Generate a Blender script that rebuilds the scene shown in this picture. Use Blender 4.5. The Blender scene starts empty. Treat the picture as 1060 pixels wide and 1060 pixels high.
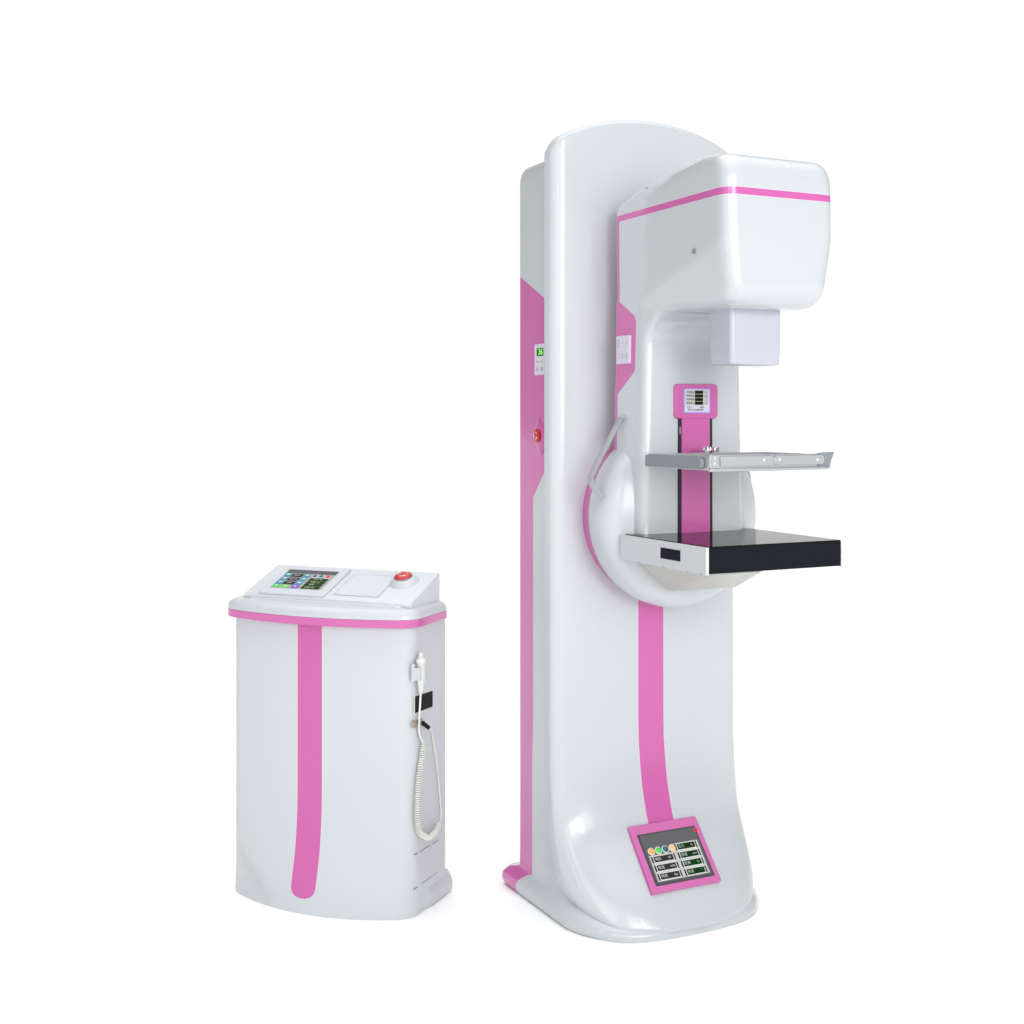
import bpy, bmesh, math, random
from mathutils import Vector, Matrix
random.seed(3)
S = bpy.context.scene
COL = S.collection
R = math.radians

# ---------------------------------------------------------------- camera
cam = bpy.data.cameras.new("camera"); co = bpy.data.objects.new("camera", cam); COL.objects.link(co)
co.location = (0, 0, 1.17); co.rotation_euler = (R(90), 0, 0)
cam.sensor_width = 36; cam.lens = 1340/1060*36; cam.shift_y = -99/1060
cam.clip_start = 0.05; cam.clip_end = 500
S.camera = co

# ---------------------------------------------------------------- world: white studio backdrop, dim sides, plus added overhead and horizon glow
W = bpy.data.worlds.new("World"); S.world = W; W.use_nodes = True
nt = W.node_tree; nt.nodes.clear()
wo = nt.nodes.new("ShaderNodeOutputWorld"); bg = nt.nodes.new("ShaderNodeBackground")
tc = nt.nodes.new("ShaderNodeTexCoord"); sp = nt.nodes.new("ShaderNodeSeparateXYZ")
nt.links.new(tc.outputs["Generated"], sp.inputs[0])
def wmap(out, a, b, c, d):
    m = nt.nodes.new("ShaderNodeMapRange"); m.interpolation_type = 'SMOOTHSTEP'
    m.inputs[1].default_value = a; m.inputs[2].default_value = b
    m.inputs[3].default_value = c; m.inputs[4].default_value = d
    nt.links.new(out, m.inputs[0]); return m.outputs[0]
def wmath(op, a, b):
    m = nt.nodes.new("ShaderNodeMath"); m.operation = op
    for i, v in enumerate((a, b)):
        if isinstance(v, (int, float)): m.inputs[i].default_value = v
        else: nt.links.new(v, m.inputs[i])
    return m.outputs[0]
back = wmap(sp.outputs[1], 0.68, 0.88, 0.0, 1.02)     # white paper behind the machines
top = wmap(sp.outputs[2], 0.55, 1.0, 0.0, 2.75)      # bright zenith, added to keep the floor white
base = wmap(sp.outputs[1], -1.0, 0.2, 0.34, 0.05)     # rest of the dim studio
horizon_glow = wmap(sp.outputs[2], 0.42, -0.02, 0.0, 0.52)      # low glow added to soften the horizon reflected in side faces
tot = wmath('MAXIMUM', wmath('MAXIMUM', back, top), wmath('MAXIMUM', base, horizon_glow))
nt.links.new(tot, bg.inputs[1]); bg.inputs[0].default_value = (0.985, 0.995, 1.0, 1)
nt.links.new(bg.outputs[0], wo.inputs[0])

# ---------------------------------------------------------------- studio lamps, the two narrow-spread ones added for contrast
def area(name, loc, target, sx, sy, power, col=(1, 1, 1)):
    l = bpy.data.lights.new(name, 'AREA'); l.shape = 'RECTANGLE'; l.size = sx; l.size_y = sy
    l.energy = power; l.color = col
    o = bpy.data.objects.new(name, l); COL.objects.link(o); o.location = loc
    d = Vector(target)-Vector(loc); o.rotation_euler = d.to_track_quat('-Z', 'Y').to_euler()
    return o
area("softbox_front", (0.1, -1.9, 1.9), (-0.1, 3.0, 0.9), 3.6, 2.4, 45)
k1 = area("added_key_right", (2.3, -1.3, 2.3), (0.55, 3.1, 1.45), 2.6, 2.6, 14); k1.data.spread = R(50)  # added lamp: lifts the machine's front, keeps its left side dim
k2 = area("added_key_left", (-1.7, -1.3, 1.9), (-0.55, 3.1, 0.4), 3.6, 3.0, 3.2); k2.data.spread = R(40)  # added lamp: lifts the console front, spares its right flank
area("strip_softbox_left", (-2.3, 0.2, 1.5), (0.3, 3.0, 1.2), 0.12, 2.3, 6.5)
area("strip_softbox_right", (2.2, -0.6, 1.7), (0.4, 2.6, 1.2), 0.18, 1.6, 8)

S.render.engine = 'CYCLES'
S.view_settings.view_transform = 'Standard'; S.view_settings.look = 'None'
S.view_settings.exposure = 0; S.view_settings.gamma = 1

# ================================================================ materials
def newmat(name):
    m = bpy.data.materials.new(name); m.use_nodes = True
    n = m.node_tree; b = n.nodes["Principled BSDF"]
    return m, n, b
def srgb(r, g, b):
    f = lambda c: (c/255/12.92) if c/255 <= .04045 else ((c/255+.055)/1.055)**2.4
    return (f(r), f(g), f(b), 1)
def add_grain(n, b, rough, bump=0.0, scale=60):
    t = n.nodes.new("ShaderNodeTexCoord"); no = n.nodes.new("ShaderNodeTexNoise")
    no.inputs["Scale"].default_value = scale; no.inputs["Detail"].default_value = 3
    n.links.new(t.outputs["Object"], no.inputs["Vector"])
    mr = n.nodes.new("ShaderNodeMapRange"); mr.inputs[3].default_value = rough*0.85; mr.inputs[4].default_value = rough*1.2
    n.links.new(no.outputs[0], mr.inputs[0]); n.links.new(mr.outputs[0], b.inputs["Roughness"])
    if bump:
        bu = n.nodes.new("ShaderNodeBump"); bu.inputs["Strength"].default_value = bump; bu.inputs["Distance"].default_value = 0.001
        n.links.new(no.outputs[0], bu.inputs["Height"]); n.links.new(bu.outputs[0], b.inputs["Normal"])
def simple(name, col, rough=0.3, metal=0.0, spec=0.5, coat=0.0, emit=0.0, bump=0.0, scale=60, trans=0.0):
    m, n, b = newmat(name)
    b.inputs["Base Color"].default_value = col; b.inputs["Metallic"].default_value = metal
    b.inputs["Specular IOR Level"].default_value = spec; b.inputs["Coat Weight"].default_value = coat
    b.inputs["Coat Roughness"].default_value = 0.04
    b.inputs["Transmission Weight"].default_value = trans
    if emit:
        b.inputs["Emission Color"].default_value = col; b.inputs["Emission Strength"].default_value = emit
    add_grain(n, b, rough, bump, scale)
    return m
WHITE = (0.505, 0.532, 0.552, 1)
PINK = (0.53, 0.112, 0.345, 1)
OUTL = (0.62, 0.58, 0.64, 1)

class NB:
    """tiny helper for masks computed from object coordinates"""
    def __init__(s, n):
        s.n = n; t = n.nodes.new("ShaderNodeTexCoord"); sep = n.nodes.new("ShaderNodeSeparateXYZ")
        n.links.new(t.outputs["Object"], sep.inputs[0]); s.x, s.y, s.z = sep.outputs
    def m(s, op, a, b=0.0, c=0.0):
        k = s.n.nodes.new("ShaderNodeMath"); k.operation = op
        for i, v in enumerate((a, b, c)):
            if isinstance(v, (int, float)): k.inputs[i].default_value = v
            else: s.n.links.new(v, k.inputs[i])
        return k.outputs[0]
    def gt(s, a, v): return s.m('GREATER_THAN', a, v)
    def lt(s, a, v): return s.m('LESS_THAN', a, v)
    def AND(s, *a):
        r = a[0]
        for q in a[1:]: r = s.m('MULTIPLY', r, q)
        return r
    def OR(s, *a):
        r = a[0]
        for q in a[1:]: r = s.m('MAXIMUM', r, q)
        return r
    def between(s, a, lo, hi): return s.AND(s.gt(a, lo), s.lt(a, hi))
    def half(s, a, b, p, q):
        """inside = left of the line p->q in plane (a,b)"""
        dx, dy = q[0]-p[0], q[1]-p[1]
        # dx*(b-p1) - dy*(a-p0) > 0
        t1 = s.m('MULTIPLY', b, dx); t2 = s.m('MULTIPLY', a, dy)
        return s.gt(s.m('SUBTRACT', t1, t2), dx*p[1]-dy*p[0])
    def convex(s, a, b, pts):
        r = None
        for i in range(len(pts)):
            h = s.half(a, b, pts[i], pts[(i+1) % len(pts)])
            r = h if r is None else s.AND(r, h)
        return r
    def mix(s, fac, c1, c2):
        k = s.n.nodes.new("ShaderNodeMix"); k.data_type = 'RGBA'
        s.n.links.new(fac, k.inputs[0])
        for i, c in ((6, c1), (7, c2)):
            if isinstance(c, tuple): k.inputs[i].default_value = c
            else: s.n.links.new(c, k.inputs[i])
        return k.outputs[2]
def paint(name, maskfn=None, base=WHITE, rough=0.16, coat=0.35, spec=0.45):
    m, n, b = newmat(name)
    b.inputs["Base Color"].default_value = base
    b.inputs["Specular IOR Level"].default_value = spec
    b.inputs["Coat Weight"].default_value = coat; b.inputs["Coat Roughness"].default_value = 0.03
    add_grain(n, b, rough, 0.05, 9)
    if maskfn:
        nb = NB(n); r = maskfn(nb)
        c = base
        if isinstance(r, tuple): pink, outl = r; c = nb.mix(outl, c, OUTL)
        else: pink = r
        c = nb.mix(pink, c, PINK)
        n.links.new(c, b.inputs["Base Color"])
    return m

M_white = paint("gloss_white_enamel")
M_pink = paint("pink_enamel", base=PINK)
M_lilac = simple("lilac_white_plastic", (0.46, 0.475, 0.54, 1), 0.38)
M_alu = simple("brushed_aluminium", (0.52, 0.53, 0.55, 1), 0.38, metal=0.8, scale=90)
M_alud = simple("satin_grey_aluminium", (0.24, 0.26, 0.28, 1), 0.5, metal=0.35, scale=200)
M_grey = simple("warm_grey_plastic", (0.44, 0.44, 0.41, 1), 0.4)
M_panelw = simple("satin_light_grey_paint", (0.52, 0.54, 0.56, 1), 0.38)
M_chrome = simple("chrome", (0.8, 0.8, 0.82, 1), 0.12, metal=1.0)
M_blackg = simple("black_gloss_top", (0.012, 0.011, 0.010, 1), 0.02, spec=0.05)
M_black = simple("black_satin", (0.010, 0.012, 0.016, 1), 0.45, spec=0.04)
M_slot = simple("dark_slot", (0.012, 0.008, 0.018, 1), 0.5)
M_red = simple("red_plastic", (0.50, 0.018, 0.016, 1), 0.3, coat=0.1)
M_whitep = simple("white_plastic", (0.62, 0.63, 0.61, 1), 0.35)
M_label = simple("pale_lilac_sticker", (0.60, 0.56, 0.66, 1), 0.5)
M_seam = simple("grey_seam", (0.22, 0.24, 0.26, 1), 0.6)
M_ink = simple("dark_grey_ink", (0.05, 0.05, 0.09, 1), 0.6)
M_inkl = simple("faded_grey_ink", (0.22, 0.20, 0.30, 1), 0.6)
M_scr = simple("grey_screen", (0.11, 0.11, 0.115, 1), 0.15, spec=0.08)
M_scrlight = simple("light_grey_screen_field", (0.48, 0.47, 0.47, 1), 0.25)
M_scrframe = simple("dark_grey_bezel", (0.07, 0.07, 0.075, 1), 0.3, spec=0.08)
M_field = simple("charcoal_readout", (0.028, 0.026, 0.028, 1), 0.2, spec=0.08)
M_gfield = simple("dark_green_readout", (0.002, 0.032, 0.004, 1), 0.2, spec=0.08)
M_rim = simple("pale_readout_rim", (0.62, 0.62, 0.60, 1), 0.4)
M_ltext = simple("pale_readout_text", (0.5, 0.5, 0.5, 1), 0.4, emit=0.1)
M_gtext = simple("pale_green_readout_text", (0.32, 0.42, 0.33, 1), 0.4, emit=0.1)
M_orange = simple("amber_button", (0.75, 0.36, 0.08, 1), 0.2, emit=0.1)
M_peach = simple("peach_button", (0.85, 0.42, 0.20, 1), 0.2, emit=0.15)
M_green = simple("green_button", (0.06, 0.50, 0.10, 1), 0.2, emit=0.15)
M_teal = simple("dark_teal_button", (0.02, 0.13, 0.16, 1), 0.2)
M_cyan = simple("sky_blue_button", (0.035, 0.24, 0.36, 1), 0.25, emit=0.05)
M_purple = simple("violet_button", (0.22, 0.06, 0.50, 1), 0.25, emit=0.05)
M_lime = simple("lime_button", (0.16, 0.55, 0.06, 1), 0.25, emit=0.1)
M_lcd = simple("lit_green_digits", (0.22, 0.95, 0.08, 1), 0.4, emit=0.7)
M_lcdbg = simple("dark_green_lcd", (0.01, 0.10, 0.01, 1), 0.2)
M_violet = simple("violet_bezel", (0.36, 0.28, 0.72, 1), 0.3)
M_yrim = simple("olive_rim", (0.16, 0.16, 0.03, 1), 0.4)
M_brass = simple("aged_nickel", (0.42, 0.36, 0.32, 1), 0.35, metal=0.8)
M_cord = simple("white_cord_rubber", (0.66, 0.67, 0.62, 1), 0.45)

# ================================================================ mesh helpers
def finish(name, bm, mat, parent=None, smooth=40, bevel=0, seg=3, mods=None, sub=0):
    bmesh.ops.remove_doubles(bm, verts=bm.verts, dist=1e-6)
    bmesh.ops.recalc_face_normals(bm, faces=bm.faces)
    me = bpy.data.meshes.new(name); bm.to_mesh(me); bm.free()
    me.materials.append(mat)
    o = bpy.data.objects.new(name, me); COL.objects.link(o)
    if parent: o.parent = parent
    if mods: mods(o)
    if bevel:
        b = o.modifiers.new("bevel", 'BEVEL'); b.width = bevel; b.segments = seg
        b.limit_method = 'ANGLE'; b.angle_limit = R(35)
    if sub:
        s = o.modifiers.new("sub", 'SUBSURF'); s.levels = sub; s.render_levels = sub
    if smooth:
        for p in me.polygons: p.use_smooth = True
        if smooth < 170: me.set_sharp_from_angle(angle=R(smooth if not bevel else 50))
    return o
def merge(*bms):
    out = bmesh.new()
    for b in bms:
        me = bpy.data.meshes.new("t"); b.to_mesh(me); b.free(); out.from_mesh(me); bpy.data.meshes.remove(me)
    return out
def hull(pts):
    bm = bmesh.new()
    for p in pts: bm.verts.new(p)
    r = bmesh.ops.convex_hull(bm, input=bm.verts)
    bmesh.ops.delete(bm, geom=[v for v in bm.verts if not v.link_faces], context='VERTS')
    bmesh.ops.dissolve_limit(bm, angle_limit=R(0.5), verts=bm.verts, edges=bm.edges)
    return bm
def box(x0, x1, y0, y1, z0, z1):
    return hull([(x, y, z) for x in (x0, x1) for y in (y0, y1) for z in (z0, z1)])
def loft(rings, cap0=True, cap1=True, closed=True):
    bm = bmesh.new(); vs = [[bm.verts.new(p) for p in r] for r in rings]; n = len(rings[0])
    for a, b in zip(vs, vs[1:]):
        for i in range(n if closed else n-1):
            j = (i+1) % n; bm.faces.new((a[i], a[j], b[j], b[i]))
    if cap0: bm.faces.new(list(reversed(vs[0])))
    if cap1: bm.faces.new(vs[-1])
    return bm
def rrect_ring(x0, x1, y0, y1, rf, rb, seg=8, fm=16):
    """counter clockwise ring starting at the front left; front = small y, corner radii rf (front) rb (back)"""
    P = []
    def arc(cx, cy, r, a0, a1):
        for k in range(seg+1):
            a = R(a0+(a1-a0)*k/seg); P.append((cx+r*math.cos(a), cy+r*math.sin(a)))
    arc(x0+rf, y0+rf, rf, 180, 270)
    for k in range(1, fm): P.append((x0+rf+(x1-x0-2*rf)*k/fm, y0))
    arc(x1-rf, y0+rf, rf, 270, 360)
    arc(x1-rb, y1-rb, rb, 0, 90)
    for k in range(1, fm): P.append((x1-rb-(x1-x0-2*rb)*k/fm, y1))
    arc(x0+rb, y1-rb, rb, 90, 180)
    return P
class Frame:
    def __init__(s, O, U, V):
        s.O = Vector(O); s.U = Vector(U).normalized(); s.V = Vector(V).normalized(); s.N = s.U.cross(s.V)
    def p(s, u, v, h=0): return s.O+s.U*u+s.V*v+s.N*h
def rr(cx, cy, w, h, r=0, seg=5):
    if r <= 0: return [(cx-w/2, cy-h/2), (cx+w/2, cy-h/2), (cx+w/2, cy+h/2), (cx-w/2, cy+h/2)]
    P = []
    for qx, qy, a0 in ((1, -1, -90), (1, 1, 0), (-1, 1, 90), (-1, -1, 180)):
        for k in range(seg+1):
            a = R(a0+90*k/seg); P.append((cx+qx*(w/2-r)+r*math.cos(a), cy+qy*(h/2-r)+r*math.sin(a)))
    return P
def circ(cx, cy, r, n=28, ry=None):
    ry = ry or r
    return [(cx+r*math.cos(2*math.pi*k/n), cy+ry*math.sin(2*math.pi*k/n)) for k in range(n)]
def slab_bm(fr, pts, h0, h1):
    bm = bmesh.new()
    a = [bm.verts.new(fr.p(u, v, h0)) for u, v in pts]; b = [bm.verts.new(fr.p(u, v, h1)) for u, v in pts]
    n = len(pts)
    bm.faces.new(list(reversed(a))); bm.faces.new(b)
    for i in range(n): bm.faces.new((a[i], a[(i+1) % n], b[(i+1) % n], b[i]))
    return bm
def slab(name, fr, pts, h0, h1, mat, parent, bevel=0, smooth=30):
    return finish(name, slab_bm(fr, pts, h0, h1), mat, parent, smooth=smooth, bevel=bevel, seg=2)
def lathe_bm(O, axis, prof, n=64, xdir=None, cap=True):
    """prof = [(radius, distance along axis)]"""
    A = Vector(axis).normalized(); X = (Vector(xdir) if xdir else A.orthogonal()).normalized(); Y = A.cross(X); O = Vector(O)
    rings = [[O+A*h+(X*math.cos(2*math.pi*k/n)+Y*math.sin(2*math.pi*k/n))*max(r, 1e-4) for k in range(n)] for r, h in prof]
    return loft(rings, cap, cap)
def smooth_path(pts, n=10):
    P = [Vector(p) for p in pts]; out = []
    for i in range(len(P)-1):
        p0 = P[max(i-1, 0)]; p1 = P[i]; p2 = P[i+1]; p3 = P[min(i+2, len(P)-1)]
        for k in range(n):
            t = k/n
            out.append(0.5*((2*p1)+(-p0+p2)*t+(2*p0-5*p1+4*p2-p3)*t*t+(-p0+3*p1-3*p2+p3)*t**3))
    out.append(P[-1]); return out
def tube_bm(path, r, n=10, rfun=None, section=None):
    rings = []; prev = None
    L = len(path)
    for i, p in enumerate(path):
        t = (path[min(i+1, L-1)]-path[max(i-1, 0)]).normalized()
        if prev is None:
            u = t.orthogonal().normalized()
        else: u = (prev-t*prev.dot(t)).normalized()
        if section: u = (Vector(section[2])-t*t.dot(Vector(section[2]))).normalized()
        prev = u; v = t.cross(u)
        if section: w, h = section[0]/2, section[1]/2; rings.append([p+u*a*w+v*b*h for a, b in ((-1, -.8), (-.8, -1), (.8, -1), (1, -.8), (1, .8), (.8, 1), (-.8, 1), (-1, .8))])
        else:
            q = rfun(i/(L-1)) if rfun else r
            rings.append([p+(u*math.cos(2*math.pi*k/n)+v*math.sin(2*math.pi*k/n))*q for k in range(n)])
    return loft(rings)
def text(name, body, fr, u, v, h, size, mat, parent, sx=1.0, align='CENTER', rot=0):
    c = bpy.data.curves.new(name, 'FONT'); c.body = body; c.size = size; c.align_x = align; c.align_y = 'CENTER'
    c.extrude = 0.0002
    t = bpy.data.objects.new(name, c); COL.objects.link(t)
    bpy.context.view_layer.update()
    me = bpy.data.meshes.new_from_object(t.evaluated_get(bpy.context.evaluated_depsgraph_get()))
    COL.objects.unlink(t); bpy.data.objects.remove(t)
    ca, sa = math.cos(R(rot)), math.sin(R(rot))
    for q in me.vertices:
        a, b, z = q.co; a *= sx
        q.co = fr.p(u+a*ca-b*sa, v+a*sa+b*ca, h+z)
    me.materials.clear(); me.materials.append(mat); me.name = name
    o = bpy.data.objects.new(name, me); COL.objects.link(o); o.parent = parent
    return o
def thing(name, label, cat, loc, rz, group=None):
    o = bpy.data.objects.new(name, None); COL.objects.link(o); o.location = loc; o.rotation_euler = (0, 0, R(rz))
    o.empty_display_size = 0.2
    o["label"] = label; o["category"] = cat
    if group: o["group"] = group
    return o
def sstep(a, b, t):
    t = max(0, min(1, (t-a)/(b-a))); return t*t*(3-2*t)
def interp(tab, z):
    if z <= tab[0][0]: return tab[0][1]
    for (a, va), (b, vb) in zip(tab, tab[1:]):
        if z <= b: return va+(vb-va)*(z-a)/(b-a)
    return tab[-1][1]
def spl(tab, z):
    """catmull-rom through (z, value) rows"""
    n = len(tab)
    if z <= tab[0][0]: return tab[0][1]
    if z >= tab[-1][0]: return tab[-1][1]
    for i in range(n-1):
        if tab[i][0] <= z <= tab[i+1][0]:
            x0, y0 = tab[i]; x1, y1 = tab[i+1]; h = x1-x0; t = (z-x0)/h
            m0 = (y1-tab[i-1][1])/(x1-tab[i-1][0]) if i > 0 else (y1-y0)/h
            m1 = (tab[i+2][1]-y0)/(tab[i+2][0]-x0) if i+2 < n else (y1-y0)/h
            return (2*t**3-3*t**2+1)*y0+(t**3-2*t**2+t)*h*m0+(-2*t**3+3*t**2)*y1+(t**3-t**2)*h*m1

# ================================================================ studio floor
bm = bmesh.new()
vs = [bm.verts.new(p) for p in ((-60, -40, 0), (60, -40, 0), (60, 120, 0), (-60, 120, 0))]; bm.faces.new(vs)
M_floor = simple("matt_white_studio_floor", (0.96, 0.96, 0.96, 1), 0.9, spec=0.0)
fl = finish("floor", bm, M_floor, None, smooth=0); fl["kind"] = "structure"

# ================================================================ mammography machine
G = thing("mammography_machine", "tall white and pink x-ray machine with overhanging head above a black shelf", "medical machine", (0.33285, 3.1, 0), 26.3)

# --- the way the front cover sweeps forward near the floor: amount forward at height z
FL = [(0.0, .200), (0.02, .193), (0.05, .177), (0.09, .149), (0.15, .096), (0.21, .046), (0.26, .027), (0.31, .014), (0.37, .005), (0.43, 0.0), (2.0, 0.0)]
def flare(z): return spl(FL, z)
def recede(x, z):
    f = flare(z); a = min(1.2, abs(x)/.262); return f*(0.50*a**4+0.08*a*a)

# --- rear column
def col_mask(nb):
    left = nb.OR(nb.lt(nb.x, -0.15), nb.gt(nb.x, 0.15))
    y, z = nb.y, nb.z
    topl = nb.half(y, z, (.228, 1.518), (.0945, 1.4526))          # below the descending top edge
    upper = nb.AND(topl, nb.gt(z, 1.0345))
    mid = nb.AND(nb.lt(z, 1.0346), nb.gt(z, .973), nb.half(y, z, (.150, .974), (.0945, 1.0345)) if False else
                 nb.gt(nb.m('ADD', nb.m('MULTIPLY', y, 0.0605), nb.m('MULTIPLY', z, 0.0555)), .150*0.0605+.974*0.0555))
    low = nb.AND(nb.lt(z, .974), nb.gt(y, .150))
    return nb.AND(left, nb.OR(upper, mid, low))
rings = []
zs = [0.03, 0.2, 0.6, 1.0, 1.4, 1.744]
for z in zs: rings.append([(x, y, z) for x, y in rrect_ring(-.24, .24, .03, .230, .01, .012)])
for k in range(1, 7):
    a = k/6*math.pi/2; r = .036; d = r*(1-math.cos(a))
    rings.append([(x, y, 1.744+r*math.sin(a)) for x, y in rrect_ring(-.24+d*.25, .24-d*.25, .03, .230-d, .01, .012)])
rear = finish("rear_column", loft(rings), paint("column_enamel", col_mask), G, smooth=40)

# --- front cover: arch topped shell that sweeps forward at its foot
def section():
    P = []; r = .030; w0, w1 = .2620, .2600
    for k in range(4): t = k/4; P.append((-(w0+(w1-w0)*t), .050-(.050-r)*t))
    for k in range(0, 11):
        a = k/10*math.pi/2; P.append((-(w1-r)-r*math.cos(a), r-r*math.sin(a)))
    nx = 44
    for k in range(1, nx): P.append((-(w1-r)+2*(w1-r)*k/nx, 0))
    for x, y in reversed(P[:14+1]): P.append((-x, y))
    return P
SEC = section()
def ztop(x):
    a = abs(x)
    z = 1.8785-.048*(a/.25)**2-.012*(a/.25)**4
    if a > .230: z -= .017*((a-.230)/.030)**2.4
    return z
def wshrink(z):
    # lower corners of the tongue are rounded off
    if z > .17: return 1.0
    t = (0.17-z)/(0.17-.012); return 1.0-.52*(1-math.sqrt(max(0, 1-min(1, t)**3.2)))
rows = []
zl = [.012, .02, .03, .04, .052, .066, .08, .095, .11, .125, .14, .155, .17, .19, .21, .23, .25, .275, .30, .33, .36, .40, .45, .55, .7, .85, 1.0, 1.15, 1.3, 1.45, 1.6, 1.7]
def shell_pt(x, y, z, inset=0.0):
    s = wshrink(z); xx = x*s
    yy = y-flare(z)+recede(xx, z)*1.0
    bow = 0.010*(x/.262)**2*sstep(.05, .0, y)
    return (xx, yy+bow, z)
# bottom turned under
rows.append([(p[0]*.97, p[1]+.012, .008) for p in (shell_pt(x, y, .012) for x, y in SEC)])
for z in zl: rows.append([shell_pt(x, y, z) for x, y in SEC])
for x_row in range(1):
    rtop = .015
    for t in (.25, .5, .75, 1.0):
        rows.append([shell_pt(x, y, 1.7+(ztop(x)-rtop-1.7)*t) for x, y in SEC])
    for k in range(1, 8):
        a = k/7*math.pi/2
        rr_ = []
        for x, y in SEC:
            q = shell_pt(x, y, ztop(x)-rtop+rtop*math.sin(a))
            yy = max(q[1], min(.050, q[1]+rtop*(1-math.cos(a)))) if y < .03 else q[1]
            fx = 1-.012*(1-math.cos(a))
            rr_.append((q[0]*fx, yy, q[2]))
        rows.append(rr_)
    rows.append([(p[0], .050, p[2]) for p in rows[-1]])
def cover_mask(nb):
    s = nb.AND(nb.between(nb.x, -.0355, .0355), nb.lt(nb.z, .85), nb.gt(nb.z, .19), nb.lt(nb.y, .05))
    o = nb.AND(nb.between(nb.x, -.0368, .0368), nb.lt(nb.z, .85), nb.gt(nb.z, .19), nb.lt(nb.y, .05))
    return (s, o)
bmc = loft(rows, False, False, closed=False)
cover = finish("front_cover", bmc, paint("cover_enamel", cover_mask, rough=.15, coat=.16), G, smooth=180)

# --- base plinth that fills in behind the swept cover and carries the skirt
def plinth_ring(z, w, yb, off, rf, rb=.02, rec=1.0):
    out = []
    yf = -flare(z)+off
    for x, y in rrect_ring(-w, w, yf, yb, rf, rb, 10, 24):
        f = max(0, min(1, (yb-y)/(yb-yf)))
        a = abs(x)/w
        out.append((x, y+f*flare(z)*rec*(0.40*a**3), z))
    return out
rings = []
for z, w, yb, off, rf in ((0, .252, .286, .006, .10), (.008, .257, .292, .003, .10), (.018, .2600, .294, .003, .10), (.026, .2610, .293, .009, .10), (.034, .2600, .291, .018, .10), (.042, .2555, .283, .020, .10), (.052, .2495, .272, .026, .10), (.059, .2455, .245, .028, .095),
                          (.066, .243, .2292, .03, .09), (.09, .243, .2285, .03, .08), (.13, .243, .2285, .03, .07), (.18, .243, .2285, .03, .05), (.23, .243, .2285, .03, .04), (.28, .243, .2285, .03, .03), (.33, .243, .2285, .03, .02), (.40, .2412, .2285, .03, .012), (.47, .2380, .2285, .03, .01)):
    rings.append(plinth_ring(z, w, yb, off, rf))
def plinth_mask(nb):
    side = nb.gt(nb.m('ABSOLUTE', nb.x), .20)
    a = nb.AND(nb.gt(nb.y, .150), nb.gt(nb.z, .062))
    # edge of the pink curls backward over the skirt
    lim = nb.m('ADD', .205, nb.m('MULTIPLY', nb.m('POWER', nb.m('MAXIMUM', nb.m('DIVIDE', nb.z, .064), 0.0), 3.0), -.055))
    b = nb.AND(nb.m('GREATER_THAN', nb.y, lim), nb.lt(nb.z, .0621))
    return nb.AND(side, nb.OR(a, b))
finish("base_plinth", loft(rings), paint("plinth_enamel", plinth_mask), G, smooth=60)

# --- operator panel on the slope of the foot
fp = Frame((0, -.0992, .1508), (1, 0, 0), (0, .107, .121))
panel = slab("foot_display", fp, rr(0, 0, .189, .1615, .003), -.035, .0045, M_pink, G, bevel=.0022)
slab("bezel", fp, [(-.0790, -.0660), (.0815, -.0660), (.0800, .0575), (-.0800, .0575)], .003, .0052, M_scrframe, panel)
slab("screen", fp, [(-.0740, -.0610), (.0760, -.0610), (.0760, .0540), (-.0740, .0540)], .004, .0058, M_scr, panel)
slab("control_field", fp, [(-.0700, -.0575), (.0710, -.0575), (.0710, .0230), (.0020, .0230), (.0020, .0040), (-.0700, .0040)], .005, .0062, M_scrlight, panel)
for cx, m in ((-.0590, M_orange), (-.0400, M_green), (-.0210, M_teal), (-.0020, M_peach)):
    finish("indicator_ring", lathe_bm(fp.p(cx, .0135, .005), fp.N, [(.0092, 0), (.0092, .0016), (.0080, .0022)], 24), M_rim, panel)
    finish("indicator_button", lathe_bm(fp.p(cx, .0135, .005), fp.N, [(.0074, 0), (.0074, .0026), (.0050, .0040), (.0001, .0044)], 24), m, panel)
def readout(fr, cx, cy, w, h, m, tm, left, right, par, hh=.0062, ts=.0085):
    slab("readout_backing", fr, rr(cx, cy, w+.008, h+.000, .001), hh-.001, hh+.0004, M_black, par)
    slab("readout_rim", fr, rr(cx, cy, w, h+.003, .0015), hh-.001, hh+.0008, M_rim, par)
    slab("readout", fr, rr(cx, cy, w-.004, h-.002, .001), hh-.001, hh+.0012, m, par)
    if left: text("readout_text", left, fr, cx-w*.27, cy, hh+.0013, ts, tm, par)
    if right: text("readout_text", right, fr, cx+w*.29, cy, hh+.0013, ts*.9, tm, par)
for k, (a, b) in enumerate((("电压", "kV"), ("电流", "mAs"), ("时间", "Sec"))):
    readout(fp, -.0345, -.0065-.0205*k, .056, .0155, M_field, M_ltext, a, b, panel)
for k, (a, b) in enumerate((("压力", "N"), ("厚度", "mm"), ("距离", "%"), ("角度", "°"))):
    readout(fp, .0360, .0135-.0205*k, .052, .0155, M_gfield, M_gtext, a, b, panel)
finish("warning_lamp", lathe_bm(fp.p(.0770, .0465, .0045), fp.N, [(.0052, 0), (.0052, .002), (.003, .0032)], 20), M_red, panel)

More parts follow.
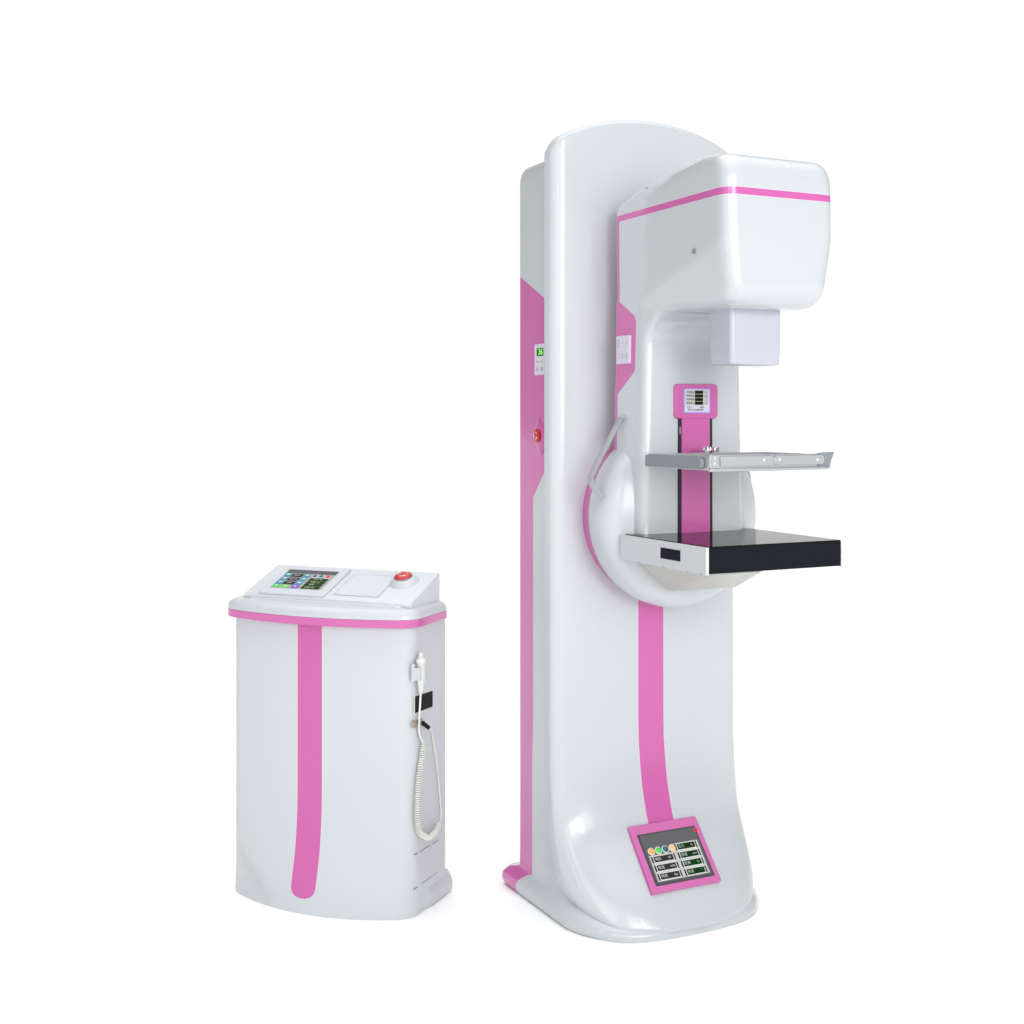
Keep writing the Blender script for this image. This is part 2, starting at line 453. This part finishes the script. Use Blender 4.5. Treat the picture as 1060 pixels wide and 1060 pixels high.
# --- hub: large round housing behind the arm
hub_c = (0.013, 0, .939)
prof = [(.150, .02), (.208, .018), (.2135, -.018), (.2190, -.034), (.2240, -.048), (.2270, -.062), (.2285, -.080), (.2272, -.098), (.2220, -.114), (.2125, -.127), (.1985, -.1370), (.182, -.1440),
        (.165, -.1495), (.148, -.1555), (.130, -.1625), (.105, -.1690), (.07, -.1735), (.03, -.1755), (.0001, -.1756)]
prof = [(a*.943, b) for a, b in prof]
def hub_mask(nb): return nb.gt(nb.y, -.0455)
dense = []
n_ = len(prof)
pv = [Vector((a, b, 0)) for a, b in prof]
sp_ = smooth_path(pv[1:], 4)
prof2 = [(prof[0][0], prof[0][1])]+[(max(p.x, .0001), p.y) for p in sp_]
hubo = finish("swivel_hub", lathe_bm(hub_c, (0, 1, 0), prof2, 128, xdir=(1, 0, 0)), paint("hub_enamel", hub_mask, rough=.18, coat=.0), G, smooth=180)

# --- arm: column and overhanging tube head, one moulded cover
def prism_r(r, profile):
    bm = prism(profile)
    E = [e for e in bm.edges if len(e.link_faces) == 2 and e.calc_face_angle(0) > R(48) and not all(abs(v.co.y+.048) < 1e-4 for v in e.verts)]
    bmesh.ops.bevel(bm, geom=E, offset=r, segments=5, profile=.5, affect='EDGES', clamp_overlap=True)
    return bm
def prism(profile):   # rows (y, z, half width)
    return hull([(s*w, y, z) for y, z, w in profile for s in (-1, 1)])
head = prism_r(.032, [(-.048, 1.402, .128), (-.475, 1.393, .118), (-.497, 1.426, .124), (-.503, 1.54, .140), (-.500, 1.66, .141), (-.485, 1.706, .139), (-.40, 1.713, .138),
              (-.30, 1.704, .136), (-.157, 1.690, .133), (-.048, 1.664, .130), (-.048, 1.54, .130)])
colm = prism_r(.014, [(-.048, .86, .142), (-.1835, .86, .141), (-.1835, 1.25, .1275), (-.048, 1.25, .131), (-.1835, 1.45, .127), (-.048, 1.45, .130)])
fill = []
for k in range(6):
    c0, c1 = [R(90*q/6) for q in (k, k+1)]
    q0, q1 = [(-.262+.082*math.cos(c), 1.318+.082*math.sin(c)) for c in (c0, c1)]
    fill.append(prism([(q0[0], q0[1], .125), (q1[0], q1[1], .123), (q1[0], 1.43, .123), (-.15, 1.43, .125), (-.15, q0[1], .125)]))
def arm_mods(o):
    r = o.modifiers.new("remesh", 'REMESH'); r.mode = 'VOXEL'; r.voxel_size = .0042; r.use_smooth_shade = True
    s = o.modifiers.new("smooth", 'SMOOTH'); s.factor = .5; s.iterations = 44
def arm_mask(nb):
    x, y, z = nb.x, nb.y, nb.z
    band = nb.between(z, 1.6175, 1.6320)
    vert = nb.AND(nb.gt(y, -.0700), nb.lt(z, 1.632), nb.gt(z, .95))
    hexa = nb.convex(y, z, [(.0, 1.2148), (.0, 1.4390), (-.0590, 1.4390), (-.1330, 1.3985), (-.1420, 1.3850), (-.1420, 1.2790), (-.1385, 1.2700), (-.0590, 1.2148)][::-1] if False else
                     [(-.0590, 1.2130), (.0, 1.2130), (.0, 1.4390), (-.0590, 1.4390), (-.1330, 1.3985), (-.1420, 1.3850), (-.1420, 1.2790), (-.1385, 1.2700)])
    pink = nb.OR(band, vert, hexa)
    outl = nb.OR(nb.between(z, 1.6163, 1.6332), nb.AND(nb.gt(y, -.0715), nb.lt(z, 1.634), nb.gt(z, .95)))
    return (pink, outl)
arm = finish("arm_housing", merge(head, colm, *fill), paint("arm_enamel", arm_mask, rough=.15, coat=.5), G, smooth=180, mods=arm_mods)
# small rubber plugs and an indicator hole on the head
fl_ = Frame((-.1385, -.3843, 1.514), (0, -1, 0), (0, 0, 1))
finish("indicator_hole", merge(lathe_bm(fl_.p(0, 0, -.006), fl_.N, [(.0055, 0), (.0055, .0075)], 20), ), M_seam, arm)
for (x, y, z) in ((-.1245, -.185, 1.6785), (-.1265, -.375, 1.6935), (.022, -.4890, 1.6860)):
    finish("cover_screw", lathe_bm((x, y, z), (-.35 if x < 0 else 0, -.15 if x < 0 else -.9, .9), [(.0060, -.006), (.0060, .0010), (.0040, .0026), (.0001, .0030)], 16), M_seam if x < 0 else M_whitep, arm)
# keypad on the decal
fk = Frame((-.1325, -.096, 1.322), (0, -1, 0), (0, 0, 1))
kp = slab("keypad", fk, rr(0, 0, .054, .064, .001), -.02, .0050, M_label, arm)
for r_ in range(3):
    for c_ in range(2):
        text("keypad_mark", ("C.V", "STOP", "UP", "L", "DN", "R")[r_*2+c_], fk, -.017+.017*r_, -.014+.030*c_, .0051, .0085, M_inkl, arm, rot=90)
# --- collimator box under the head
rings = []
for z, wx, y0, y1 in ((1.279, .062, -.410, -.337), (1.2815, .0640, -.412, -.3355), (1.31, .0650, -.413, -.333), (1.400, .0655, -.4135, -.329)):
    rings.append([(x, y, z) for x, y in rrect_ring(-wx, wx, y0, y1, .009, .009, 6, 4)])
colli = finish("collimator_box", loft(rings), M_lilac, arm, smooth=50)
finish("mounting_flange", box(-.066, .066, -.416, -.322, 1.4000, 1.4080), M_seam, arm, bevel=.0015)
for yy in (-.395, -.408):
    finish("mounting_pin", lathe_bm((-.062, yy, 1.394), (0, 0, 1), [(.0022, 0), (.0022, .014)], 12), M_chrome, arm)

# --- slider with height readout on the front of the arm
fs = Frame((0, -.1845, 0), (1, 0, 0), (0, -.012*0, 1))
slot = slab("slider_track", fs, [(-.0462, .905), (.0462, .905), (.0455, 1.18), (-.0455, 1.18)], -.02, .0030, M_slot, G)
slab("track_scale", fs, rr(-.0420, 1.138, .004, .016, 0), 0, .0036, M_seam, slot)
slab("slider_strip", fs, [(-.0390, .905), (.0375, .905), (.0370, 1.18), (-.0385, 1.18)], 0, .0055, M_pink, G)
hd = slab("height_display", fs, rr(0, 1.2040, .115, .0780, .009), -.015, .0075, M_pink, G, bevel=.0015)
slab("bezel", fs, rr(.0, 1.2050, .0720, .0560, .002), .0, .0085, M_violet, hd)
slab("screen", fs, rr(.0, 1.2055, .0660, .0510, .001), .0, .0090, M_label, hd)
slab("grey_field", fs, rr(-.001, 1.2125, .0620, .0350, .001), .0, .0094, M_scrlight, hd)
for k in range(4):
    z = 1.2245-.0082*k
    slab("readout_rim", fs, rr(.0045, z, .0225, .0078, .001), .0, .0098, M_yrim, hd)
    slab("readout", fs, rr(.0045, z, .0215, .0060, .001), .0, .0102, M_black, hd)
    text("readout_label", ("压力显示", "厚度显示", "角度显示", "距离显示")[k], fs, -.0187, z, .0096, .0050, M_ink, hd)
    text("readout_unit", ("N", "mm", "°", "cm")[k], fs, .0240, z, .0096, .0050, M_ink, hd)
text("panel_text", "左右上", fs, -.0205, 1.1905, .0092, .0050, M_ink, hd)
text("panel_text", "加压", fs, .0130, 1.1905, .0092, .0050, M_ink, hd)
text("panel_text", "数字显示系统操作面", fs, -.004, 1.1845, .0092, .0046, M_ink, hd)
for u in (-.0055, .0030): slab("status_light", fs, circ(u, 1.1905, .0014, 12), 0, .0096, M_whitep, hd)
slab("status_light", fs, circ(.0250, 1.1905, .0020, 12), 0, .0096, M_whitep, hd)

# --- compression paddle
pd = bpy.data.objects.new("compression_paddle", None); COL.objects.link(pd); pd.parent = G
def ppart(n, bm, m, **k): return finish(n, bm, m, pd, **k)
# side arms with a rounded front end, rear cross bar, front rail with lower lip
for s in (-1, 1):
    fa = Frame((s*.160, 0, 0), (0, -s*-1 if False else (-1 if s < 0 else 1), 0), (0, 0, 1))
    sg = -1 if s < 0 else 1
    pts = []
    y_a, y_b, z0, z1 = -.240, -.440, 1.0625, 1.0865
    q = [(y_a, z0), (y_a, z1), (y_b+.006, z1)]
    for k in range(0, 9):
        a = R(90+k*180/8); q.append((y_b+.0+.012*math.cos(a)*.9, (z0+z1)/2+.012*math.sin(a)))
    q.append((y_b+.006, z0))
    bm = bmesh.new()
    A = [bm.verts.new((s*.158, y, z)) for y, z in q]; B = [bm.verts.new((s*.168, y, z)) for y, z in q]
    bm.faces.new(A); bm.faces.new(list(reversed(B)))
    for i in range(len(q)): j = (i+1) % len(q); bm.faces.new((A[i], A[j], B[j], B[i]))
    ppart("side_arm", bm, M_alud, bevel=.001)
    ppart("arm_edge_rail", merge(box(s*.1520 if s < 0 else .1520, -.1575 if s < 0 else .1575, -.462, -.236, 1.0600, 1.0890)) if s > 0 else box(-.1575, -.1520, -.462, -.236, 1.0600, 1.0890), M_alu, bevel=.001)
ppart("rear_bar", box(-.1515, .1515, -.246, -.236, 1.0600, 1.0890), M_alu, bevel=.001)
ppart("front_rail", merge(box(-.1515, .1400, -.4625, -.4585, 1.0620, 1.0900)), M_alu, bevel=.0012)
ppart("rail_lip", box(-.1560, .1480, -.4680, -.4580, 1.0575, 1.0640), M_alu, bevel=.0018)
ppart("rail_top_edge", box(-.1560, .1250, -.4640, -.4560, 1.0885, 1.0912), M_alu, bevel=.0008)
# turned end at the right
ppart("end_flange", hull([(.120, -.4645, 1.0595), (.150, -.4645, 1.0600), (.165, -.4645, 1.0940), (.120, -.4645, 1.0925),
                          (.120, -.4600, 1.0595), (.150, -.4600, 1.0600), (.165, -.4600, 1.0940), (.120, -.4600, 1.0925),
                          (.165, -.4400, 1.0940), (.150, -.4400, 1.0600)]), M_alud, bevel=.001)
fr_ = Frame((0, -.4650, 1.0780), (1, 0, 0), (0, 0, 1))
def plate(u0, u1, v0, v1, r, slope=0.0):
    pts = rr((u0+u1)/2, (v0+v1)/2, u1-u0, v1-v0, r)
    pts = [(u, v+slope*(u-(u0+u1)/2)) for u, v in pts]
    return slab("bracket_plate", fr_, pts, -.004, .0022, M_alu, pd, bevel=.0006)
plate(-.130, .0035, -.0090, .0105, .003); plate(.0045, .136, -.0090, .0105, .008)
slab("corner_plate", fr_, rr(-.1460, .0, .024, .0270, .004), -.004, .0030, M_alu, pd, bevel=.0008)
for u, v in ((-.1445, .0065), (-.1445, -.0045), (-.0210, .0015), (.0190, .0015), (.1180, .0000)):
    s0 = finish("rivet", lathe_bm(fr_.p(u, v, .001), fr_.N, [(.0034, 0), (.0034, .0018), (.0022, .0030)], 16), M_chrome, pd)
    finish("rivet_hole", lathe_bm(fr_.p(u, v, .002), fr_.N, [(.0022, 0), (.0022, .0014)], 12), M_seam, pd)
M_clear = simple("clear_acrylic", (0.9, 0.92, 0.93, 1), 0.03, trans=1.0)
ppart("clear_plate", box(-.1510, .1510, -.4570, -.2470, 1.0612, 1.0632), M_clear)
ppart("carriage", box(-.036, .030, -.2350, -.1885, 1.0650, 1.0850), M_alud, bevel=.002)
# clamp knob
kn = []
for z, r in ((1.0890, .006), (1.0930, .006), (1.0935, .0095), (1.0945, .0105), (1.1010, .0105), (1.1025, .0095)):
    kn.append([(-.006+r*(1+.10*math.cos(6*t))*math.cos(t), -.241+r*(1+.10*math.cos(6*t))*math.sin(t), z) for t in [2*math.pi*k/48 for k in range(48)]])
finish("clamp_knob", loft(kn), M_chrome, pd, smooth=35)
finish("clamp_stop", box(.010, .024, -.247, -.236, 1.0885, 1.1010), M_chrome, pd, bevel=.002)
finish("clamp_stop_insert", box(.0135, .0205, -.2485, -.2465, 1.0920, 1.0985), M_seam, pd)

M_handle = simple('satin_silver_handle', (.40, .42, .44, 1), .38, metal=.5)
# --- handles on both flanks of the arm
for s in (-1, 1):
    P = smooth_path([(s*.124, -.112, 1.1700), (s*.134, -.106, 1.1700), (s*.143, -.098, 1.1650), (s*.1490, -.094, 1.1520), (s*.1800, -.092, 1.100), (s*.2150, -.092, 1.040), (s*.2190, -.094, 1.028), (s*.2170, -.100, 1.014), (s*.2050, -.120, .985)], 8)
    finish("side_handle", tube_bm(P, .006, section=(.0140, .0045, (-s*.5, -.86, 0))), M_handle, G, smooth=40)

# --- object table (image receptor)
tb = finish("receptor_table", box(-.1700, .1700, -.4740, -.155, .8520, .9045), M_panelw, G, bevel=.0015)
finish("table_top", box(-.1665, .1715, -.4765, -.156, .9050, .9078), M_blackg, tb, bevel=.0006)
finish("front_face", box(-.1680, .1700, -.4790, -.4744, .8530, .9046), M_black, tb, bevel=.0008)
for s in (-1, 1):
    x0, x1 = (-.1750, -.1703) if s < 0 else (.1703, .1750)
    finish("side_plate", box(x0, x1, -.4785, -.150, .8510, .9068), M_panelw, tb, bevel=.0012)
    finish("corner_edge", box(-.1752 if s < 0 else .1702, -.1685 if s < 0 else .1752, -.4802, -.4788, .8512, .9066), M_whitep, tb)
ft = Frame((-.1750, 0, 0), (0, -1, 0), (0, 0, 1))
slab("side_window", ft, rr(.3450, .8815, .092, .0265, .001), -.002, .0006, M_panelw, tb)
slab("window_clip", ft, rr(.3070, .8815, .014, .0230, 0), 0, .0012, M_label, tb)
slab("window_glass", ft, rr(.3520, .8815, .074, .0225, .0006), 0, .0016, M_black, tb)
for y in (.225, .325, .415, .462):
    slab("plate_screw", ft, rr(y, .8525, .005, .002, 0), 0, .0008, M_seam, tb)
br = hull([(-.140, -.465, .8505), (-.03, -.470, .8505), (.128, -.330, .8505), (.128, -.15, .8505), (-.140, -.15, .8505),
           (-.090, -.430, .838), (-.005, -.345, .802), (-.055, -.330, .806), (-.07, -.17, .775), (.05, -.17, .775), (.085, -.22, .80)])
finish("support_bracket", br, M_grey, tb, bevel=.012, seg=4)

# --- small panel and stop button on the rear column
fc = Frame((-.2400, .115, 1.306), (0, -1, 0), (0, 0, 1))
st = slab("column_keypad", fc, rr(.0, 0, .050, .0740, .003), -.004, .0016, M_label, rear)
slab("green_display", fc, rr(.004, .0175, .034, .0190, .001), 0, .0022, M_lcdbg, rear)
text("display_digits", "36", fc, .0070, .0175, .0023, .0200, M_lcd, rear, sx=1.1)
slab("key_outline", fc, rr(.002, -.0075, .040, .0150, .003), 0, .0019, M_rim, rear)
for i in range(3):
    for j in range(2):
        text("key_mark", "↑↓+-○□"[i*2+j], fc, -.011+.012*i, -.006-.018*j, .0021, .0110, M_inkl, rear)
fe = Frame((-.2400, .108, 1.124), (0, -1, 0), (0, 0, 1))
bz = []
for k in range(9):
    a = k/8*math.pi/2; s = math.cos(a)
    bz.append([fe.p(.026*(.35+.65*s)*math.cos(t)*1.0, .045*(.42+.58*s)*math.sin(t), 0.010*math.sin(a)-.001) for t in [2*math.pi*q/40 for q in range(40)]])
finish("button_housing", loft(bz), M_pink, rear, smooth=60)
finish("emergency_button", lathe_bm(fe.p(0, 0, .007), fe.N, [(.012, 0), (.012, .001), (.0152, .0015), (.0160, .0045), (.0150, .0070), (.011, .0085), (.0001, .0092)], 40), M_red, rear)
for k in range(3):
    a0 = 2*math.pi*k/3+.5
    pa = [fe.p(.0085*math.cos(a0+t*.1), .0085*math.sin(a0+t*.1), .0162) for t in range(13)]
    finish("arrow_mark", tube_bm(pa, .0009, 6), M_whitep, rear)

# ================================================================ control console
C = thing("control_console", "short white control cabinet with pink stripe, pink banded lid and sloping desk top", "control console", (-0.4773, 3.0357, 0), -22.5)
BX = -.0125; BW = .2505
CF = [(0, .030), (.03, .028), (.08, .021), (.14, .011), (.20, .004), (.27, 0), (1, 0)]
def cring(z, w, yf, yb, bow, rf, rb=.01, cx=BX, fl_=True, wl=None):
    out = []
    for x, y in rrect_ring(-(wl or w), w, yf, yb, rf, rb, 10, 30):
        f = max(0, min(1, (yb-y)/(yb-yf)))
        a = abs(x)/w
        q = (x+cx, y+f*bow*a*a, z)
        if fl_:
            g = spl(CF, z)*max(0, 1-a**2.2)*sstep(.3, .9, f)
            xf = interp([(0, .05), (.02, .10), (.05, .15), (.09, .195), (.13, .225), (.17, .26)], z)
            if x < 0: g -= .017*sstep(0, .035, z)*sstep(.175, .09, z)*sstep(xf-.012, xf+.022, -x)*sstep(.0, .5, f)*sstep(1.0, .86, a)
            q = (q[0], q[1]-g, z)
        out.append(q)
    return out
zz = [.0, .004, .02, .04, .06, .08, .10, .12, .14, .16, .18, .20, .23, .26, .3, .4, .5, .6, .68]
rings = []
for z in zz:
    rf = .034
    w = BW
    rings.append(cring(z, w-(.002 if z == 0 else 0), .030, .252, .040, rf))
def con_mask(nb):
    # stripe with a rounded foot, seen from the front
    cx = -.0155
    bend = nb.m('MULTIPLY', nb.m('POWER', nb.m('MAXIMUM', nb.m('SUBTRACT', .17, nb.z), 0.0), 2.0), -.30)
    u = nb.m('SUBTRACT', nb.m('SUBTRACT', nb.x, cx), bend)
    def sh(w, zc):
        rect = nb.AND(nb.lt(nb.m('ABSOLUTE', u), w), nb.gt(nb.z, zc))
        e = nb.m('ADD', nb.m('POWER', nb.m('ABSOLUTE', nb.m('DIVIDE', u, w)), 2.2), nb.m('POWER', nb.m('ABSOLUTE', nb.m('DIVIDE', nb.m('SUBTRACT', nb.z, zc), w*.80)), 2.2))
        return nb.AND(nb.OR(rect, nb.AND(nb.lt(e, 1.0), nb.lt(nb.z, zc+.001))), nb.lt(nb.y, .12))
    return (sh(.0335, .062), sh(.0350, .062))
cab = finish("cabinet", loft(rings), paint("cabinet_enamel", con_mask, base=(.53, .557, .578, 1), rough=.34, coat=.0, spec=.40), C, smooth=60)
# side skirt
sk = []
for z, dx in ((0, .2545), (.006, .2585), (.024, .2600), (.036, .2570), (.046, .2515), (.053, .2465), (.058, .225)):
    ring = []
    for k in range(25):
        t = k/24; y = .078+.189*t
        e = 1-(1-t)**3 if t < .5 else 1.0
        e = sstep(0, .45, t)
        ring.append((.225+(dx-.225)*e+BX, y, z))
    ring += [(.215, .267, z), (.215, .078, z)]
    sk.append(ring)
finish("side_skirt", loft(sk), paint("skirt_enamel", rough=.33, coat=.0, spec=.30), C, smooth=50)
# lid: pink band below a rounded white tray
rings = [cring(z, .2645, .003, .232, .050, .040, .012, cx=-.0125, fl_=False) for z in (.6795, .6980)]
finish("lid_band", loft(rings), M_pink, C, smooth=60, bevel=.0008, seg=2)
rings = []
for z, d in ((.6985, .0004), (.7070, .0010), (.7130, .0035), (.7180, .0080), (.7215, .0140), (.7235, .0210), (.7245, .0300)):
    rings.append(cring(z, .2645-d, .003+d, .232-d*.3, .050, .040-d*.6, .012, cx=-.0125, fl_=False))
lid = finish("lid", loft(rings), paint("lid_enamel", rough=.33, coat=.2), C, smooth=60)
# sloping desk
fd = Frame((0, .07, .733), (1, 0, 0), (0, .155, .057))
def desk_bm():
    pts = []
    xl, xr = -.229, .232
    for x in (xl, xr):
        for y, z in ((.0745, .7245), (.0700, .7290), (.0720, .7335), (.2240, .7890), (.2270, .7880), (.2270, .7200), (.0745, .7200)): pts.append((x, y, z))
    return hull(pts)
desk = finish("desk", desk_bm(), paint("desk_enamel", base=(.56, .59, .62, 1), rough=.33, coat=.15), C, bevel=.004, seg=3)
slab("desk_apron", Frame((0, 0, .7150), (1, 0, 0), (0, 1, 0)), [(-.205, .062), (.2, .062), (.222, .085), (.222, .12), (-.222, .12), (-.222, .078)], 0, .0130, M_white, desk, bevel=.004)
M_frame = paint("frame_enamel", base=(.53, .56, .60, 1), rough=.33, coat=.2)
# touch screen in a raised frame
slab("screen_frame", fd, [(-.187, .004), (-.004, .004), (-.004, .150), (-.187, .146)], -.002, .0060, M_frame, desk, bevel=.0030)
scr = slab("touch_screen", fd, [(-.1685, .030), (-.0255, .030), (-.0255, .1275), (-.1685, .1275)], .0, .0068, simple("grey_touch_screen", (.33, .33, .34, 1), .25, spec=.1), C)
slab("screen_header", fd, [(-.1680, .1080), (-.0260, .1080), (-.0260, .1270), (-.1680, .1270)], .0, .0072, M_scr, scr)
for k in range(3):
    v = .0960-.0200*k
    for u in (-.1555, -.1010):
        slab("touch_key", fd, rr(u, v, .0190, .0150, .003), 0, .0078, M_cyan, scr)
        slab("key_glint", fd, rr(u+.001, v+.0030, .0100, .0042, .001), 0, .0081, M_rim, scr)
    slab("readout", fd, rr(-.1285, v, .0310, .0150, .001), 0, .0076, M_field, scr)
    text("readout_text", ("28 kV", "100 mA", "1.0 s")[k], fd, -.1285, v, .0077, .0075, M_ltext, scr)
for u, m in ((-.1555, M_green), (-.1290, M_lime), (-.1020, M_purple)):
    slab("touch_key", fd, rr(u, .0385, .0210, .0130, .003), 0, .0078, m, scr)
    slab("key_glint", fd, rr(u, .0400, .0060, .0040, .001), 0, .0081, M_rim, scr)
for u, m in ((-.0770, M_teal), (-.0590, M_teal), (-.0400, M_red)):
    finish("indicator_ring", lathe_bm(fd.p(u, .0960, .0065), fd.N, [(.0078, 0), (.0078, .0014)], 20), M_rim, scr)
    finish("indicator_button", lathe_bm(fd.p(u, .0960, .0065), fd.N, [(.0058, 0), (.0058, .0022)], 20), m, scr)
for k in range(4):
    v = .0795-.0140*k
    slab("readout_rim", fd, rr(-.0580, v, .0520, .0126, .001), 0, .0073, M_yrim, scr)
    slab("readout", fd, rr(-.0580, v, .0500, .0106, .001), 0, .0077, M_gfield, scr)
    text("readout_text", ("压力  N", "厚度 mm", "角度  °", "剂量 mGy")[k], fd, -.0600, v, .0078, .0070, M_gtext, scr)
# recessed tray outline and stop button
def ring_slab(name, fr, x0, x1, y0, y1, w, h0, h1, mat, par):
    bms = [slab_bm(fr, [(x0, y0), (x1, y0), (x1, y0+w), (x0, y0+w)], h0, h1), slab_bm(fr, [(x0, y1-w), (x1, y1-w), (x1, y1), (x0, y1)], h0, h1),
           slab_bm(fr, [(x0, y0+w), (x0+w, y0+w), (x0+w, y1-w), (x0, y1-w)], h0, h1), slab_bm(fr, [(x1-w, y0+w), (x1, y0+w), (x1, y1-w), (x1-w, y1-w)], h0, h1)]
    return finish(name, merge(*bms), mat, par, smooth=0)
ring_slab("tray_groove", fd, .0140, .1350, .0215, .1320, .0016, -.001, .0006, simple("mid_grey_line", (.33, .36, .40, 1), .5), desk)  # even grey outline around the tray
slab("tray", fd, rr(.0745, .0770, .1170, .1060, .002), -.001, .0014, paint("tray_enamel", base=(.56, .59, .62, 1), rough=.35, coat=.1), desk, bevel=.0010)
es = Frame(fd.p(.163, .1080, 0), fd.U, fd.V)
finish("button_housing", lathe_bm(es.p(0, 0, -.002), es.N, [(.0380, 0), (.0370, .0025), (.0345, .0050), (.0310, .0080), (.0280, .0110), (.0255, .0132), (.0230, .0142), (.0001, .0145)], 48), M_white, desk, smooth=60)
finish("button_collar", lathe_bm(es.p(0, 0, .009), es.N, [(.0225, 0), (.0232, .004), (.0222, .0062), (.0100, .0064)], 40), M_seam, desk)
eb = finish("emergency_button", lathe_bm(es.p(0, 0, .0115), es.N, [(.017, 0), (.0195, .001), (.0210, .0035), (.0200, .0065), (.0150, .0085), (.0001, .0095)], 40), M_red, desk, smooth=50)
for k in range(3):
    a0 = 2*math.pi*k/3+.3
    pa = [es.p(.0115*math.cos(a0+t*.11), .0115*math.sin(a0+t*.11), .0208) for t in range(13)]
    finish("arrow_mark", tube_bm(pa, .0010, 6), M_whitep, desk)
# right flank: window, socket, holder, service cover
SX = BX+BW
fx = Frame((SX, -.020, 0), (0, 1, 0), (0, 0, 1))
slab("side_window", fx, [(.1000, .4780), (.1930, .4740), (.1930, .5120), (.1000, .5170)], -.002, .0012, M_black, cab)
slab("window_frame", fx, [(.0985, .4760), (.1945, .4720), (.1945, .5140), (.0985, .5190)], -.002, .0006, M_rim, cab)
sockets = finish("cable_socket", merge(lathe_bm((SX-.004, .0780, .453), (1, 0, 0), [(.0082, 0), (.0082, .006), (.0070, .007), (.0070, .010)], 24), lathe_bm((SX-.004, .0980, .452), (1, 0, 0), [(.0085, 0), (.0085, .006), (.007, .007), (.007, .014)], 24),
                                       box(SX-.002, SX+.003, .068, .112, .4460, .4590)), M_brass, cab, smooth=40)
# service cover: fine seam with gaps
seam = []
def dash(a, b, w=.0014):
    a = Vector(a); b = Vector(b); d = (b-a).normalized(); n = Vector((-d.y, d.x))*w/2
    seam.append(slab_bm(fx, [tuple(a-n), tuple(b-n), tuple(b+n), tuple(a+n)], -.001, .0007))
def line(a, b, gaps, w=.0014):
    for t0, t1 in gaps: dash((a[0]+(b[0]-a[0])*t0, a[1]+(b[1]-a[1])*t0), (a[0]+(b[0]-a[0])*t1, a[1]+(b[1]-a[1])*t1), w)
line((.0950, .1480), (.2250, .1440), [(.02, .16), (.24, .66), (.74, 1)], .0020)
line((.0930, .0680), (.2200, .0680), [(0, .16), (.34, .78), (.86, 1)])
finish("service_cover_seam", merge(*seam), M_seam, cab, smooth=0)
# holder clip for the hand switch
hy, hz = .0820, .583
hold = finish("switch_holder", merge(box(SX-.002, SX+.006, hy-.018, hy+.016, hz-.030, hz+.012), box(SX+.004, SX+.022, hy-.018, hy-.0135, hz-.026, hz+.004), box(SX+.004, SX+.022, hy+.0135, hy+.017, hz-.026, hz+.004)), M_white, cab, bevel=.002)
finish("holder_screw", lathe_bm((SX+.004, hy-.010, hz+.012), (1, 0, 0), [(.0030, 0), (.0030, .003), (.0015, .0040)], 12), M_seam, cab)

# ================================================================ hand switch hanging in its clip
rzc = -22.5
H = thing("hand_switch", "white hand held exposure switch on coiled cord hanging at the cabinet side", "hand switch", (-0.4773, 3.0357, 0), rzc)
o_ = Vector((SX+.0145, hy+.001, 0))
def hl(z): return Vector((o_.x, o_.y, z))
finish("handle", lathe_bm(hl(hz), (0, 0, 1), [(.0045, -.056), (.0060, -.054), (.0070, -.040), (.0105, -.022), (.0110, -.0205), (.0110, -.016), (.0102, -.0155), (.0105, .010), (.0120, .012), (.0122, .019), (.0110, .022), (.0090, .0235)], 36), M_whitep, H, smooth=40)
finish("push_button", lathe_bm(hl(hz+.0235), (0, 0, 1), [(.0072, -.001), (.0072, .005), (.0052, .006), (.0052, .011), (.0042, .013), (.0001, .0135)], 28), M_whitep, H, smooth=40)
finish("collar", lathe_bm(hl(hz-.023), (0, 0, 1), [(.0105, 0), (.0114, .0005), (.0114, .0030), (.0105, .0035)], 30), M_rim, H)
X0 = SX
st_ = smooth_path([(o_.x, o_.y, .530), (o_.x-.003, .0850, .500), (X0+.010, .0830, .460), (X0+.008, .0880, .430), (X0+.010, .0990, .410), (X0+.010, .1060, .400)], 8)
finish("straight_cord", tube_bm(st_, .0026, 10), M_cord, H, smooth=60)
axis = smooth_path([(X0+.010, .1060, .402), (X0+.010, .1000, .380), (X0+.010, .0860, .340), (X0+.010, .0770, .290), (X0+.010, .0740, .240), (X0+.010, .0820, .204), (X0+.011, .1050, .186), (X0+.011, .1320, .174), (X0+.011, .1630, .176), (X0+.011, .1880, .190)], 14)
def coil(path, turns, R0, r0, per=16):
    L = [0]
    for a, b in zip(path, path[1:]): L.append(L[-1]+(b-a).length)
    tot = L[-1]; N = int(turns*per); out = []; u = None; i = 0
    for k in range(N+1):
        s = tot*k/N
        while i < len(L)-2 and L[i+1] < s: i += 1
        f = (s-L[i])/max(1e-9, L[i+1]-L[i]); p = path[i].lerp(path[i+1], f)
        ta = (path[min(i+2, len(path)-1)]-path[max(i-1, 0)]).normalized()
        if u is None: u = ta.orthogonal().normalized()
        u = (u-ta*u.dot(ta)).normalized(); v = ta.cross(u)
        a = 2*math.pi*turns*k/N
        e = min(1, k/10, (N-k)/10)
        out.append(p+(u*math.cos(a)+v*math.sin(a))*R0*e)
    return out
cp = coil(axis, 62, .0058, .0018, 14)
finish("coiled_cord", tube_bm(cp, .00185, 7), M_cord, H, smooth=180)
lead = smooth_path([(X0+.011, .1880, .190), (X0+.008, .2060, .205), (X0+.006, .2000, .260), (X0+.006, .1860, .330), (X0+.008, .1600, .400), (X0+.012, .1380, .430), (X0+.015, .1200, .443)], 9)
finish("lead_cord", tube_bm(lead, .0021, 8), M_cord, H, smooth=60)
finish("plug", tube_bm([Vector((X0+.014, .1240, .436)), Vector((X0+.011, .1000, .4520))], .0050, 14), M_black, H, smooth=40)
